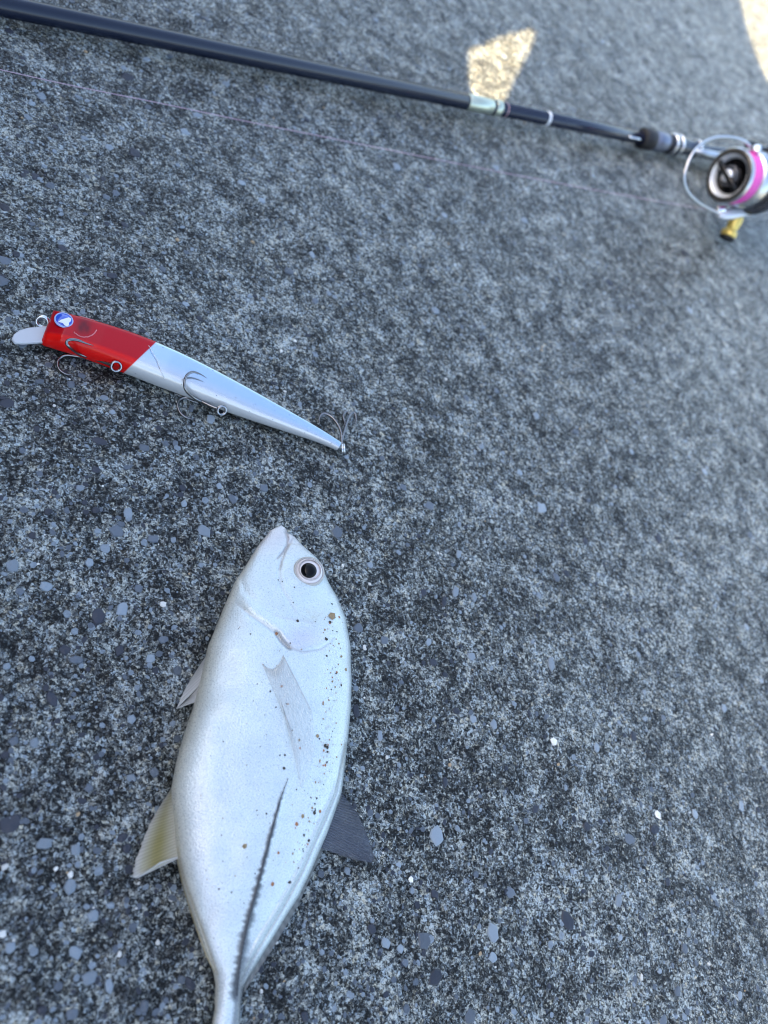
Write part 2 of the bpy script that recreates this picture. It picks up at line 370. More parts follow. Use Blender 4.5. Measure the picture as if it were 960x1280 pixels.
RIGHT = [(351.5,657.5),(357,660.5),(359,664),(358.5,666.5),(367,671),(381,687),(397,702),(408,727),(420,750),(430,776),(435,810),(436.5,850),(435,890),(432,924),(428,959),(424,991),(414,1022),(405,1046),(391,1078),(372,1120),(349,1156),(322,1200),(303,1234),(300,1250),(299,1280),(304,1310)]
N1, N2 = 480, 300
yy = 657.5 + (1306-657.5)*np.linspace(0, 1, N1)**1.12
xl = interp_poly(yy, LEFT); xr = interp_poly(yy, RIGHT)
ker = np.hanning(9); ker /= ker.sum()
def sm(a): return np.convolve(np.pad(a, 4, mode='edge'), ker, 'valid')
xl, xr = np.where(yy < 668, xl, sm(xl)), np.where(yy < 668, xr, sm(xr))
tt = (yy-657.5)/(1306-657.5)
hz = np.interp(tt, [0, .02, .06, .14, .25, .40, .55, .70, .82, .90, .95, 1], np.array([.5, 2.0, 4.0, 7.2, 9.8, 10.8, 10.2, 7.8, 5.2, 3.3, 2.6, 2.3])*.001); hz = sm(hz)
zc = np.interp(tt, [0, .15, .35, .6, .85, 1], np.array([7.5, 8.6, 9.6, 9.2, 6.6, 5.2])*.001); zc = sm(zc)
V = np.zeros((N1, N2, 3)); th = np.linspace(0, 2*math.pi, N2, endpoint=False)
for i in range(N1):
    Lp, Rp = at(xl[i], yy[i], zc[i]), at(xr[i], yy[i], zc[i])
    M = (Lp+Rp)/2; D = (Rp-Lp)/2
    s_ = np.sin(th); zz = np.sign(s_)*np.abs(s_)**.74*hz[i]
    zz = np.where(zz < 0, zz*.80, zz)
    V[i] = M + np.cos(th)[:, None]*D + np.array([0, 0, 1])*zz[:, None]
up = (np.sin(th) > .02)[None, :] * np.ones((N1, 1), bool)
px, py, _ = proj(V)
# relief of head, gill cover, folds
gill = [(296,754),(312,768),(330,780),(345,791),(353,801),(362,809),(379,815),(400,812),(412,804),(417,798)]
pre = [(340,768),(355,773),(374,776),(392,779)]
cheek = [(352,700),(349,716),(352,735),(362,752),(370,766)]
mouth = [(357,661),(360,672),(359,682),(354,690),(347,698)]
maxil = [(366,673),(358,686),(352,700),(349,712)]
slit = [(345,789),(352,800),(363,811)]
fold = [(432,930),(427,962),(420,992),(408,1022),(395,1050),(378,1090),(357,1130),(336,1165),(315,1200),(302,1228)]
fold2 = [(425,966),(414,997),(400,1027),(385,1062),(366,1102),(344,1140),(322,1176),(304,1212)]
bfold = [(222,1060),(228,1092),(239,1124),(252,1160),(264,1195),(272,1218)]
lat = [(360,973),(352,995),(344,1022),(337,1049),(330,1076),(323,1104),(315,1133),(308,1162),(302,1192),(298,1220),(296,1245)]
crease = [(300,716),(306,738),(318,752)]
def bump(line, width, depth):
    d, u = pdist(px, py, line); e = np.clip(np.minimum(u, 1-u)*7+.15, 0, 1); return depth*np.exp(-(d/width)**2)*e*up
dz = -bump(gill, 2.8, .00055) + bump([(x+3, y-7) for x, y in gill], 7, .0005) - bump(pre, 2.2, .00025) - bump(cheek, 2.5, .00028) - bump(mouth, 1.8, .0006) - bump(maxil, 1.8, .00035)
dz += -bump(slit, 2.6, .0007) - bump(fold, 2.0, .0006) + bump(fold2, 2.2, .00045) - bump(bfold, 1.8, .0004) - bump(crease, 4, .0003) + bump(lat, 3.5, .00025)
ex, ey = px-386, py-714
dz += np.exp(-((ex/24)**2+(ey/27)**2)**2)*.0006*up
dz += (vnoise(px/26, py/26, 21)-.5)*.0006*up*(hz > .003)[:, None]
V[:, :, 2] += dz
px, py, _ = proj(V)
# colour of the skin
def g(line, w):
    d, u = pdist(px, py, line); return np.exp(-(d/w)**2)
colr = np.ones((N1, N2, 3))*np.array([.655, .735, .735])
def blend(f, c, k=1.0):
    global colr
    f = np.clip(f*k, 0, 1)[..., None]; colr = colr*(1-f)+np.array(c)*f
acr = (np.cos(th)[None, :]*np.ones((N1, 1)))          # -1 belly .. +1 back
T2 = tt[:, None]*np.ones((1, N2))
blend(np.clip((acr-.45)/.5, 0, 1), (.54, .63, .64), .55); blend(np.clip((acr-.86)/.14, 0, 1), (.36, .39, .37), .7)                         # darker back
blend(np.clip((-acr-.86)/.14, 0, 1), (.74, .70, .56), .7)                        # creamy belly edge
blend(np.exp(-((acr+.72)/.22)**2)*np.clip((T2-.42)*5, 0, 1), (.74, .72, .78), .30)   # lilac sheen
blend(np.clip((.075-T2)/.05, 0, 1), (.60, .52, .52), .55)                        # pinkish grey snout
blend(np.exp(-(((px-378)/24)**2+((py-797)/14)**2)), (.56, .54, .72), .60)        # lilac gill cover patch
blend(np.exp(-(((px-390)/16)**2+((py-770)/13)**2))*vnoise(px/3, py/3, 5), (.50, .50, .36), .6)
blend(g(gill, 1.5), (.30, .30, .30), .40); blend(g(slit, 2.4), (.12, .11, .10), .7); blend(g(pre, 1.6), (.50, .50, .52), .3)
blend(g(cheek, 1.6), (.5, .48, .46), .25); blend(g(mouth, 1.5), (.20, .16, .16), .6); blend(g(maxil, 1.4), (.40, .35, .33), .5)
blend(g(fold, 1.6), (.25, .25, .22), .6); blend(g(bfold, 1.6), (.48, .42, .28), .6); blend(g(fold2, 1.3), (.40, .42, .40), .4)
d, u = pdist(px, py, lat); wl_ = (1.5+5.6*u**1.1)*(.45+1.1*vnoise(u*75, np.where(px > interp_poly(py, lat), 3.5, 9.5), 8))
blend(np.clip(1.5-d/wl_, 0, 1)*np.clip(u*8, 0.1, 1)*(d < 14), (.035, .04, .045), .95)
blend(np.exp(-(d/(9+12*u))**2)*np.clip((u-.5)*2, 0, 1)*(px > interp_poly(py, lat)), (.30, .34, .36), .55)
blend(np.clip((T2-.80)/.09, 0, 1)*np.clip((acr-.05)*3, 0, 1), (.13, .14, .15), .85)     # dark edge of the tail stalk
blend(np.exp(-((acr-.62)/.10)**2)*np.clip(T2*4-.6, 0, 1)*np.clip((.62-T2)*6, 0, 1)*np.clip(vnoise(px/2.2, py/2.2, 31)*3-1.9, 0, 1), (.33, .31, .24), .7)   # speckled upper flank
blend(np.clip(vnoise(px/1.6, py/1.6, 33)*4-3.45, 0, 1)*.8*(T2 > .12), (.35, .36, .36), .6)
colr *= (.93+.07*vnoise(px/14, py/14, 9)+.07*vnoise(px/45, py/60, 10))[..., None]
fish = thing('fish', 'silvery white fish with a round dark eye lying on its side', 'fish', at(330, 960, 0))
ii = np.arange(N1*N2).reshape(N1, N2); nxt = np.roll(ii, -1, 1)
F = np.stack([ii[:-1], ii[1:], nxt[1:], nxt[:-1]], -1).reshape(-1, 4).tolist()
F.append(list(ii[0])[::-1]) ; F.append(list(ii[-1]))
body = obj('body', V.reshape(-1, 3), F, M_FISH, fish); set_col(body, colr.reshape(-1, 3))
NRM = np.cross(np.gradient(V, axis=0), np.gradient(V, axis=1)); NRM /= np.linalg.norm(NRM, axis=2)[..., None]+1e-12
if NRM[N1//2, N2//4][2] < 0: NRM = -NRM
UPX, UPY, UPV, UPN = px[up], py[up], V[up], NRM[up]
def on_fish(x, y):
    d = (UPX-x)**2+(UPY-y)**2; k = np.nonzero(d < 36)[0]
    if len(k) < 6: k = np.argsort(d)[:6]
    w = np.exp(-d[k]/5.0)+1e-9; w /= w.sum(); n_ = unit((UPN[k]*w[:, None]).sum(0)); z = float((UPV[k][:, 2]*w).sum())
    return at(x, y, z), n_
# eye
M_EYE = mat('pearly_eye', (.72, .68, .68), .18, Coat_Weight=1.0, Coat_Roughness=.05); t = NT(M_EYE)
M_PUP = mat('black_pupil', (.004, .004, .006), .06, Specular_IOR_Level=.18); M_RIM = mat('eye_rim', (.46, .45, .41), .3, Coat_Weight=.3)
ec, en = on_fish(385, 715.5); ec = ec+en*.0011; en = unit(en*.8+np.array([-.10, -.25, .55])); ER = .0050
eye = lathe('eye', ec-en*.0011, en, [(.0, ER*1.11), (.0009, ER*1.08), (.00125, ER*1.02), (.0011, ER*.96)], M_RIM, fish, 48, False)
lathe('iris', ec-en*.0012, en, [(0, ER*1.0), (.0010, ER*.97), (.0016, ER*.84), (.0020, ER*.62), (.0022, ER*.45), (.00225, 0)], M_EYE, eye, 48)
lathe('eye_fold', ec-en*.0011, en, [(.0010, ER*.80), (.0021, ER*.78), (.0023, ER*.74), (.0021, ER*.72)], mat('iris_fold', (.50, .45, .44), .2, Coat_Weight=.6), eye, 48, False)
pc = ec-en*.0012 + unit(at(383, 716, ec[2])-ec)*.0006
lathe('pupil', pc, en, [(.0018, ER*.56), (.0025, ER*.53), (.0031, ER*.40), (.0034, ER*.2), (.0035, 0)], M_PUP, eye, 40)
# scutes of the lateral line
sb = MB(); Ls = smooth_path([(a, b, 0) for a, b in lat], 46)
for i in range(len(Ls)-1):
    p, n_ = on_fish(Ls[i][0], Ls[i][1]); q, _ = on_fish(*(Ls[i+1][:2])); a = q-p; b = unit(np.cross(n_, a)); w = (.00012+.00040*(i/46)**1.1)
    sb.add([p-b*w, p+b*w, p+a*.6+n_*.00012+b*w*.6, p+a*1.15+n_*.00030, p+a*.6+n_*.00012-b*w*.6, p+n_*.00015], [(0, 5, 4), (5, 1, 2), (4, 5, 3), (5, 2, 3)])
sb.build('lateral_scutes', mat('dark_scutes', (.05, .055, .06), .35), fish)
# fins
def fin_mat(name, c0, c1, trans=.3):
    m = mat(name, rough=.42, Specular_IOR_Level=.5); t = NT(m); a = t.n('Attribute', attribute_name='col'); t.link(a.outputs['Color'], t.b.inputs['Base Color'])
    out = t.t.nodes['Material Output']; tr = t.n('BsdfTranslucent'); t.link(a.outputs['Color'], tr.inputs[0]); tp = t.n('BsdfTransparent')
    m1 = t.n('MixShader', {0: .35, 1: t.b.outputs[0], 2: tr.outputs[0]}); al = t.n('Attribute', attribute_name='alpha')
    m2 = t.n('MixShader', {0: al.outputs['Fac'], 1: tp.outputs[0], 2: m1.outputs[0]}); t.link(m2.outputs[0], out.inputs[0]); return m
M_FIN = fin_mat('fin_membrane', 0, 0)
def fin(name, base, edge, zb, ze, rays, colf, alphaf, parent=fish, nu=72, nv=26, surf=False, lift=.0004, ridge=.00016):
    """base and edge: matching pixel polylines; zb, ze heights at base and edge"""
    B = smooth_path([(a, b, 0) for a, b in base], nu); E = smooth_path([(a, b, 0) for a, b in edge], nu); V = []; C = []; A = []; RG = np.random.default_rng(int(base[0][0])).random(nu)
    for i in range(nu):
        for j in range(nv):
            u, v_ = i/(nu-1), j/(nv-1); x, y = B[i][:2]*(1-v_)+E[i][:2]*v_
            rid = abs(((u*rays) % 1)-.5)*2; rag = 1-.05*RG[i]*(not surf); v_ = v_*rag
            x, y = B[i][:2]*(1-v_)+E[i][:2]*v_
            if surf:
                p, n_ = on_fish(x, y); p = p+n_*(lift*(.35+.65*math.sin(math.pi*min(1, v_*.8+.1)))*min(1, 6*u+.1)*min(1, 6*(1-u)+.1)+ridge*rid)
            else:
                p = at(x, y, zb*(1-v_)+ze*v_+.0006*math.sin(u*5+v_*3)*v_); p = p+np.array([0, 0, ridge*rid*(1-.3*v_)])
            V.append(p); C.append(colf(u, v_, rid)); A.append(alphaf(u, v_, rid))
    Fc = [(i*nv+j, (i+1)*nv+j, (i+1)*nv+j+1, i*nv+j+1) for i in range(nu-1) for j in range(nv-1)]
    o = obj(name, V, Fc, M_FIN, parent); set_col(o, np.array(C)); a = o.data.attributes.new('alpha', 'FLOAT', 'POINT'); a.data.foreach_set('value', A)
    s = o.modifiers.new('thickness', 'SOLIDIFY'); s.thickness = .00014; s.offset = 0
    return o
L3 = lambda a, b, k: tuple(a[i]*(1-k)+b[i]*k for i in range(3))
def c_anal(u, v, r):
    c = L3((.72, .70, .60), (.46, .41, .16), math.exp(-((v-.50)/.28)**2)*min(1, .25+u*1.1)); c = L3(c, (.74, .72, .68), max(0, (v-.80)/.2)); c = L3(c, (.85, .86, .86), max(0, (u-.93)/.07)); return L3(c, grey(.75, c), (1-r)*.35)
fin('anal_fin', [(219,982),(219,1004),(222,1030),(225,1052),(227,1071)], [(198,1010),(182,1040),(172,1066),(165,1095),(170,1097)][0:0] or [(214,986),(190,1024),(176,1055),(164,1094),(171,1098)], .0085, .0035, 26, c_anal, lambda u, v, r: .52+.25*r+.2*max(0, v-.8), ridge=.00008)
fin('anal_fin_tip', [(223,1071),(212,1074),(200,1078)], [(200,1077.5),(188,1087),(171,1098)], .0080, .0038, 6, lambda u, v, r: (.80, .80, .78), lambda u, v, r: .9, nu=12, nv=10)
c_dor = lambda u, v, r: L3(L3((.09, .10, .13), (.19, .205, .25), r**2), (.09, .10, .13), v*.45)
fin('dorsal_fin', [(425,988),(420,1008),(413,1028),(406,1046),(401,1060)], [(426,990),(448,1018),(461,1048),(468,1077),(440,1074)], .0085, .0030, 26, c_dor, lambda u, v, r: .55+.25*r-.15*v, ridge=.00007)
c_pel = lambda u, v, r: L3((.80, .80, .78), (.62, .62, .60), (1-r)*.6)
fin('pelvic_fin', [(264,808),(260,822),(255,838),(250,856)], [(263,812),(243,842),(231,862),(220,886)], .0085, .0030, 12, c_pel, lambda u, v, r: .80+.2*r, ridge=.00008)
fin('pelvic_fin_tip', [(250,856),(247,866),(243,878)], [(238,868),(230,878),(220,886)], .0085, .0032, 3, c_pel, lambda u, v, r: .85, nu=12, nv=10)
c_pec = lambda u, v, r: L3(L3(L3((.80, .80, .79), (.62, .61, .58), (1-r)*.8), (.45, .38, .30), .3*math.exp(-((v-.04)/.04)**2)), (.40, .38, .34), .5*max(0, (u-.955)/.045))
fin('pectoral_fin', [(327,829),(334,835),(342,836),(349,829),(354,819)], [(352,888),(372,940),(376,985),(392,940),(389,888)], 0, 0, 15, c_pec, lambda u, v, r: (.20+.20*r+.45*max(0, (u-.94)/.06)+.25*max(0, 1-v*9))*(.85-.5*v), surf=True, nu=90, nv=44, lift=.0007, ridge=.00007)
fin('soft_dorsal_fin', [(424,994),(407,1040),(386,1085),(362,1130),(338,1172),(306,1232)], [(427,994),(411,1044),(391,1090),(370,1136),(343,1182),(305,1240)], .0085, .0075, 24, lambda u, v, r: L3((.30, .31, .30), (.12, .13, .13), (1-r)*.8), lambda u, v, r: .9)
fin('soft_anal_fin', [(224,1072),(233,1108),(246,1148),(260,1186),(269,1212)], [(221,1074),(229,1110),(242,1152),(256,1192),(268,1216)], .0080, .0065, 20, lambda u, v, r: L3((.60, .54, .36), (.38, .33, .2), (1-r)*.8), lambda u, v, r: .9)
c_tail = lambda u, v, r: L3(L3((.55, .52, .34), (.34, .33, .26), (1-r)), (.12, .12, .12), max(0, v-.75)*3)
fin('tail_fin', [(262,1290),(270,1298),(280,1300),(290,1298),(300,1288)], [(195,1440),(250,1375),(278,1352),(305,1372),(372,1420)], .0052, .0020, 19, c_tail, lambda u, v, r: .88+.1*r)
# sand stuck to the skin
M_SD, M_SO, M_SG = mat('dark_sand', (.03, .026, .022), .6), mat('rusty_sand', (.36, .17, .08), .6), mat('tan_sand', (.30, .23, .13), .6)
sg = MB()
def grain(x, y, r, m):
    p, n_ = on_fish(x, y); e1 = unit(np.cross(n_, [0.3, 1, 0])); e2 = np.cross(n_, e1); k = lambda: random.uniform(.7, 1.2)*r
    V = [p+n_*k()*.9, p-n_*r*.4] + [p+(math.cos(a)*e1+math.sin(a)*e2)*k() + n_*r*.15 for a in (0, 1.2, 2.5, 3.8, 5.1)]
    sg.add(V, [(0, 2+i, 2+(i+1) % 5) for i in range(5)]+[(1, 2+(i+1) % 5, 2+i) for i in range(5)], m)
for x, y, r, m in [(355,960,.55,0),(356,944,.35,0),(350,944,.3,0),(393,1016,.75,0),(400,1014,.6,1),(396,998,.4,0),(341,1105,.65,1),(306,1058,.75,2),(386,1051,.55,0),(371,1030,.6,1),(348,1066,.5,1),(372,776,.55,0),(363,804,.3,0),(408,799,.7,0),(352,858,.55,1),(415,755,.4,0),(421,840,.45,1),(374,925,.5,2),(375,935,.45,1),(333,1017,.35,0),(362,1103,.5,0),(368,734,.35,0),(348,725,.3,0),(353,727,.3,0),(346,792,.55,1),(411,875,.35,2),(410,931,.4,1),(409,940,.4,0),(404,957,.35,1),(366,1067,.4,2),(373,1085,.3,0),(319,1092,.25,0),(365,913,.3,0),(420,842,.35,0),(414,862,.3,0),(360,880,.35,1),(345,884,.3,0),(358,880,.35,0),(338,864,.35,0)]:
    grain(x, y, r*.001, m)
for i in range(170):
    y = random.uniform(770, 1080); c = np.interp(y, [770, 850, 950, 1080], [414, 417, 408, 372]); grain(random.gauss(c, 7), y, random.lognormvariate(math.log(.00022), .55), random.choice([0, 1, 2, 2]))
for i in range(120):
    y = random.uniform(720, 1150); a, b = np.interp(y, yy, xl), np.interp(y, yy, xr); grain(random.uniform(a+.15*(b-a), b-.05*(b-a)), y, random.lognormvariate(math.log(.00014), .4), random.choice([0, 0, 2]))
o = sg.build('sand_grains', [M_SD, M_SO, M_SG], None, smooth=False); o['kind'] = 'stuff'; o['label'] = 'dark and rusty sand grains stuck to the side of the fish'; o['category'] = 'sand'

# ------------------------------------------------------------------ the lure
UPE = [(60,389.5),(75,390),(100,395),(125,404),(155,414),(180,421.5),(200,428),(227,441.5),(254,455),(281,470),(308,483.5),(335,498.5),(362,513.5),(390,531),(417,547),(427,553)]
FAC = [(63,418),(75,421),(100,424),(125,433),(155,446),(180,455),(200,463),(227,472),(268,493),(308,508),(349,525.5),(390,542),(417,555),(426,559)]
lure = thing('fishing_lure', 'red-headed silver minnow lure with three treble hooks lying on the concrete', 'lure', at(240, 480, 0))
A_, B_ = np.array([60., 400.]), np.array([426., 557.]); ax2 = (B_-A_)/np.linalg.norm(B_-A_)
def along(pts):
    p = np.array(pts, float)-A_; s = p@ax2; n = p@np.array([-ax2[1], ax2[0]]); return s, n
su, nu_ = along(UPE); sf, nf = along(FAC); LEN = np.linalg.norm(B_-A_)
NS, NR = 190, 56
ss = np.linspace(2, LEN-1, NS); un = np.interp(ss, su, nu_); fn = np.interp(ss, sf, nf)
k5 = np.hanning(15); k5 /= k5.sum(); sm5 = lambda a: np.convolve(np.pad(a, 7, mode='edge'), k5, 'valid'); un, fn = (np.polyval(np.polyfit(ss, a_, 6), ss) for a_ in (sm5(un), sm5(fn)))
sec = []                                        # rounded section: n (back +), z ; n=-.66 z=1 is the belly facet edge
ctrl = [(1.0, .15), (.93, .62), (.74, .93), (.3, .985), (-.2, 1.0), (-.64, .985), (-.79, .89), (-.93, .55), (-1.0, .05), (-.93, -.5), (-.7, -.9), (-.2, -1.0), (.3, -1.0), (.75, -.88), (.96, -.4)]
cl = smooth_path([(a, b, 0) for a, b in ctrl+ctrl[:1]], NR+1)[:-1]
V = np.zeros((NS, NR, 3)); paint = np.zeros((NS, NR)); facet = np.zeros((NS, NR)); CEN = []; AB = []
bth = np.interp(ss/LEN, [0, .015, .06, .18, .40, .65, .85, 1], np.array([2.6, 3.6, 4.5, 5.0, 4.9, 3.9, 2.6, 1.5])*.001)
nrm2 = np.array([-ax2[1], ax2[0]])
for i in range(NS):
    b = bth[i]; zc_ = b+.0012; zt = zc_+b*.95
    pu = at(*(A_+ax2*ss[i]+nrm2*un[i]), zc_+b*.55); pf = at(*(A_+ax2*ss[i]+nrm2*fn[i]), zt)
    nn = (pu-pf); nn[2] = 0; a = np.linalg.norm(nn)/(.95+.70); nn = unit(nn)
    c = pf + nn*a*.70; c[2] = zc_; CEN.append(c); AB.append((a, b, nn))
    V[i] = c + nn[None, :]*(cl[:, 0]*a)[:, None] + np.array([0, 0, 1.])[None]*(cl[:, 1]*b)[:, None]
# nose rounding
CEN = np.array(CEN)
lpx, lpy, _ = proj(V)
line = np.array([197., 426.]), np.array([160., 461.]); dl = line[1]-line[0]
paint = ((lpx-line[0][0])*dl[1]-(lpy-line[0][1])*dl[0])/np.linalg.norm(dl)     # >0 : silver side
facet = np.tile(cl[:, 0], (NS, 1))
M_LURE = mat('lure_paint', rough=.14, Coat_Weight=.22, Coat_Roughness=.03, Specular_IOR_Level=.2); t = NT(M_LURE)
pa = t.n('Attribute', attribute_name='paint').outputs['Fac']; fa = t.n('Attribute', attribute_name='facet').outputs['Fac']
k = t.n('MapRange', {0: pa, 1: -.8, 2: .8}).outputs[0]
lmm = t.n('VectorMath', {0: t.co.outputs['Object'], 3: 1000.0}, operation='SCALE').outputs[0]
ln = t.noise(lmm, .25, 4).outputs['Fac']; scr = t.n('TexVoronoi', {'Vector': lmm, 'Scale': .55}, feature='F1').outputs['Distance']
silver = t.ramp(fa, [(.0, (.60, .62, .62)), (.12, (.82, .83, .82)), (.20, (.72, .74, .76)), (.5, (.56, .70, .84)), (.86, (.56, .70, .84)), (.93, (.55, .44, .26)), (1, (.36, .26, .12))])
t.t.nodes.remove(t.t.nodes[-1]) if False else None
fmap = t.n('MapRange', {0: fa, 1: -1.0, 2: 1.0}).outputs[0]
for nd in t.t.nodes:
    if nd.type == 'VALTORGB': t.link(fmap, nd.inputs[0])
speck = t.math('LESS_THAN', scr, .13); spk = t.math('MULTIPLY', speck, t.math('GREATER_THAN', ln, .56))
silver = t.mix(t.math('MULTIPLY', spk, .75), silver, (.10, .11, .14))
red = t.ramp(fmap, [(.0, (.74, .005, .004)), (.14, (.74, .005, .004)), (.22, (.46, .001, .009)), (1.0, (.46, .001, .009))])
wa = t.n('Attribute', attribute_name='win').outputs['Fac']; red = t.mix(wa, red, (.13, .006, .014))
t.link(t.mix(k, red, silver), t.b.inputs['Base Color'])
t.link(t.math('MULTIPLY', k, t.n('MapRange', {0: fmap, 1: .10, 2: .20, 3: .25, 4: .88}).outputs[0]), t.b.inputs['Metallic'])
bp = t.n('Bump', {'Height': ln, 'Strength': .12, 'Distance': .0006}); t.link(bp.outputs[0], t.b.inputs['Normal'])
ii = np.arange(NS*NR).reshape(NS, NR); nxt = np.roll(ii, -1, 1)
F = np.stack([ii[:-1], nxt[:-1], nxt[1:], ii[1:]], -1).reshape(-1, 4).tolist(); F.append(list(ii[0])[::-1]); F.append(list(ii[-1]))
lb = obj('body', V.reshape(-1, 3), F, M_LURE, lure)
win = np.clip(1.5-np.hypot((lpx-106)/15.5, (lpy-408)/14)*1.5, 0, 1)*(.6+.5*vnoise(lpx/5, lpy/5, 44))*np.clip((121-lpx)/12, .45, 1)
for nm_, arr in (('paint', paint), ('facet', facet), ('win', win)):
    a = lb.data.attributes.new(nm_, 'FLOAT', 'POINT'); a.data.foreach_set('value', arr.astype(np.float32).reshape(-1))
bv = lb.modifiers.new('edge', 'BEVEL'); bv.width = .0006; bv.segments = 2; bv.limit_method = 'ANGLE'; bv.angle_limit = math.radians(50)
LPX, LPY, LV = lpx[:, :NR], lpy[:, :NR], V
topm = (np.tile(cl[:, 1], (NS, 1)) > -.3)
def on_lure(x, y):
    d = ((lpx-x)**2+(lpy-y)**2)[topm]; k = np.argsort(d)[:4]; w = 1/(d[k]+.05); w /= w.sum(); return (V[topm][k]*w[:, None]).sum(0)
# eye with its emblem
M_BLUE = mat('blue_eye', (.01, .08, .55), .15, Coat_Weight=1.0); M_WHT = mat('white_print', (.80, .82, .84), .3)
M_STEEL = mat('hook_steel', (.42, .43, .45), .22, 1.0); M_DSTEEL = mat('dark_hook_steel', (.24, .24, .25), .2, 1.0); M_CHROME = mat('chrome', (.80, .81, .82), .10, 1.0)
ecl = on_lure(80, 401); zt = np.array([0, 0, 1.])
l_eye = lathe('eye', ecl-zt*.0006, zt, [(0, .0029), (.0010, .0028), (.0013, .0025), (.00145, 0)], M_BLUE, lure, 40)
lathe('eye_ring', ecl-zt*.0006, zt, [(.0009, .00315), (.0013, .0030), (.0014, .0027), (.0011, .0026)], mat('eye_ring', (.35, .45, .75), .2), l_eye, 40, False)
em_px = [(73,402.5),(76,400),(81,398.4),(86,397),(89,398.5),(88.5,401.5),(86,403.5),(86.5,406.5),(83.5,408.3),(80.5,406.8),(78.5,404)]
V0 = [at(x, y, ecl[2]+.00092) for x, y in em_px]; V1 = [v+zt*.00016 for v in V0]; ne = len(em_px)
obj('emblem', V0+V1, [tuple(range(ne, 2*ne))]+[(i, (i+1) % ne, ne+(i+1) % ne, ne+i) for i in range(ne)], M_WHT, l_eye, smooth=False)
# clear round weight chamber behind the eye
wr = [on_lure(106+15.5*math.cos(a), 408+13.5*math.sin(a)) for a in np.linspace(-2.2, 2.6, 40)]
tube('chamber_rim', np.array(wr)+zt*.00002, .00022, mat('chamber_rim', (.62, .16, .18), .15), lure, 6)
# diving lip
M_LIP = mat('clear_plastic', (.88, .90, .93), .12, Transmission_Weight=.45, IOR=1.5)
lip_px = [(67,409),(50,410.5),(34,412),(24,415),(17,420),(14,426),(18,431),(30,431.5),(50,430),(67,431)]
V0 = [at(x, y, .0042-.0012*(67-x)/53) for x, y in lip_px]; V1 = [v+zt*.0013 for v in V0]; nl = len(lip_px)
lp = obj('diving_lip', V0+V1, [tuple(range(nl, 2*nl)), tuple(range(nl-1, -1, -1))]+[(i, (i+1) % nl, nl+(i+1) % nl, nl+i) for i in range(nl)], M_LIP, lure, smooth=False)
bv = lp.modifiers.new('edge', 'BEVEL'); bv.width = .0004; bv.segments = 2
# line eye at the nose, split rings
def ring(name, x, y, z, axis, R, r, mt, parent=lure):
    c = at(x, y, z); m = MB()
    for o_ in (-.5, .5): m.add(*torus_geo(c+unit(axis)*r*o_*1.9, axis, R, r, 26, 8))
    return m.build(name, mt, parent)
ring('line_eye', 53, 402, .0050, (.55, -.6, .55), .0019, .00042, M_CHROME)
def hook(name, ring_xy, ring_z, prongs, shank, mt=M_DSTEEL):
    """treble hook: shank pixel path with heights, three prongs curling off its end"""
    m = MB(); sp = [at(*q) for q in shank]
    m.add(*tube_geo(smooth_path(sp, 12), .00058, 8))
    for pr in prongs:
        P = smooth_path([at(*q) for q in pr], 34); r = np.full(34, .00050); r[-9:] = np.linspace(.00050, .00006, 9)
        m.add(*tube_geo(P, r, 8))
        bb = P[-7]; d_ = unit(P[-1]-P[-9]); m.add(*tube_geo([bb, bb-d_*.0010+unit(P[-18]-P[-4])*.0006], [.00030, .00005], 6))   # barb
    return m.build(name, mt, lure)
c1 = ring('split_ring', 145, 458, .0078, (.55, -.35, .60), .0017, .00036, M_STEEL)
c2 = ring('split_ring', 277, 513, .0068, (.55, -.35, .60), .0016, .00036, M_STEEL)
c3 = ring('split_ring', 429, 561, .0030, (.6, .6, .4), .0018, .00040, M_CHROME)
hook('treble_hook', (143, 456), .005, [
    [(112,447,.0046),(98,442,.0066),(87,434,.0112),(83,429,.0125),(86,425,.0125),(96,425,.0122),(107,429,.0118),(117,432,.0112)],
    [(112,447,.0046),(100,446,.0030),(86,444,.0022),(77,446,.0014),(72,453,.0010),(74,462,.0010),(84,468,.0012),(92,467,.0014)],
    [(112,447,.0046),(100,444,.0030),(90,439,.0016),(84,434,.0012),(84,428,.0012),(92,425,.0014)]],
    [(141,457,.0074),(128,452,.0060),(112,447,.0046)])
hook('treble_hook', (275, 511), .005, [
    [(252,502,.0050),(242,497,.0070),(233,489,.0102),(230.5,480,.0122),(233,470,.0128),(240,465,.0126),(249,467,.0121),(259,473,.0114)],
    [(252,502,.0050),(243,499,.0032),(233,497,.0020),(225,499,.0012),(222,507,.0009),(226,517,.0009),(236,523,.0012),(245,524,.0016)],
    [(252,502,.0050),(240,497,.0030),(226,493,.0022),(214,488,.0014),(205,480,.0012),(206,474,.0014)]],
    [(272,511,.0066),(262,507,.0058),(252,502,.0050)])
hook('treble_hook', (428, 559), .003, [
    [(427,552,.0035),(426,540,.0038),(421,529,.0036),(413,520,.0030),(404,517,.0024),(399,523,.0020),(400,531,.0020)],
    [(427,552,.0035),(430,540,.0034),(434,527,.0030),(438,518,.0026),(443,516,.0026),(445,524,.0026),(444,534,.0026)],
    [(427,552,.0035),(429,542,.0022),(431,530,.0012),(429,520,.0009),(434,514,.0010),(437,521,.0012)]],
    [(429,560,.0030),(428,556,.0034),(427,552,.0035)])
# thin clear leader lying over the lure
M_NYL = mat('clear_nylon', (.80, .82, .84), .2, Transmission_Weight=.2, IOR=1.5)
ld = [on_lure(178, 424)-zt*.001] + [on_lure(x, y)+zt*.0004 for x, y in ((182,428),(189,438),(195,450),(200,462),(205,473))] + [at(213,488,.0012), at(232,498,.0010), at(248,504,.0012)]
o = tube('leader_line', smooth_path(ld, 50), .00012, M_NYL, None, 6); o['label'] = 'thin clear leader looped across the lure behind its red head'; o['category'] = 'leader'

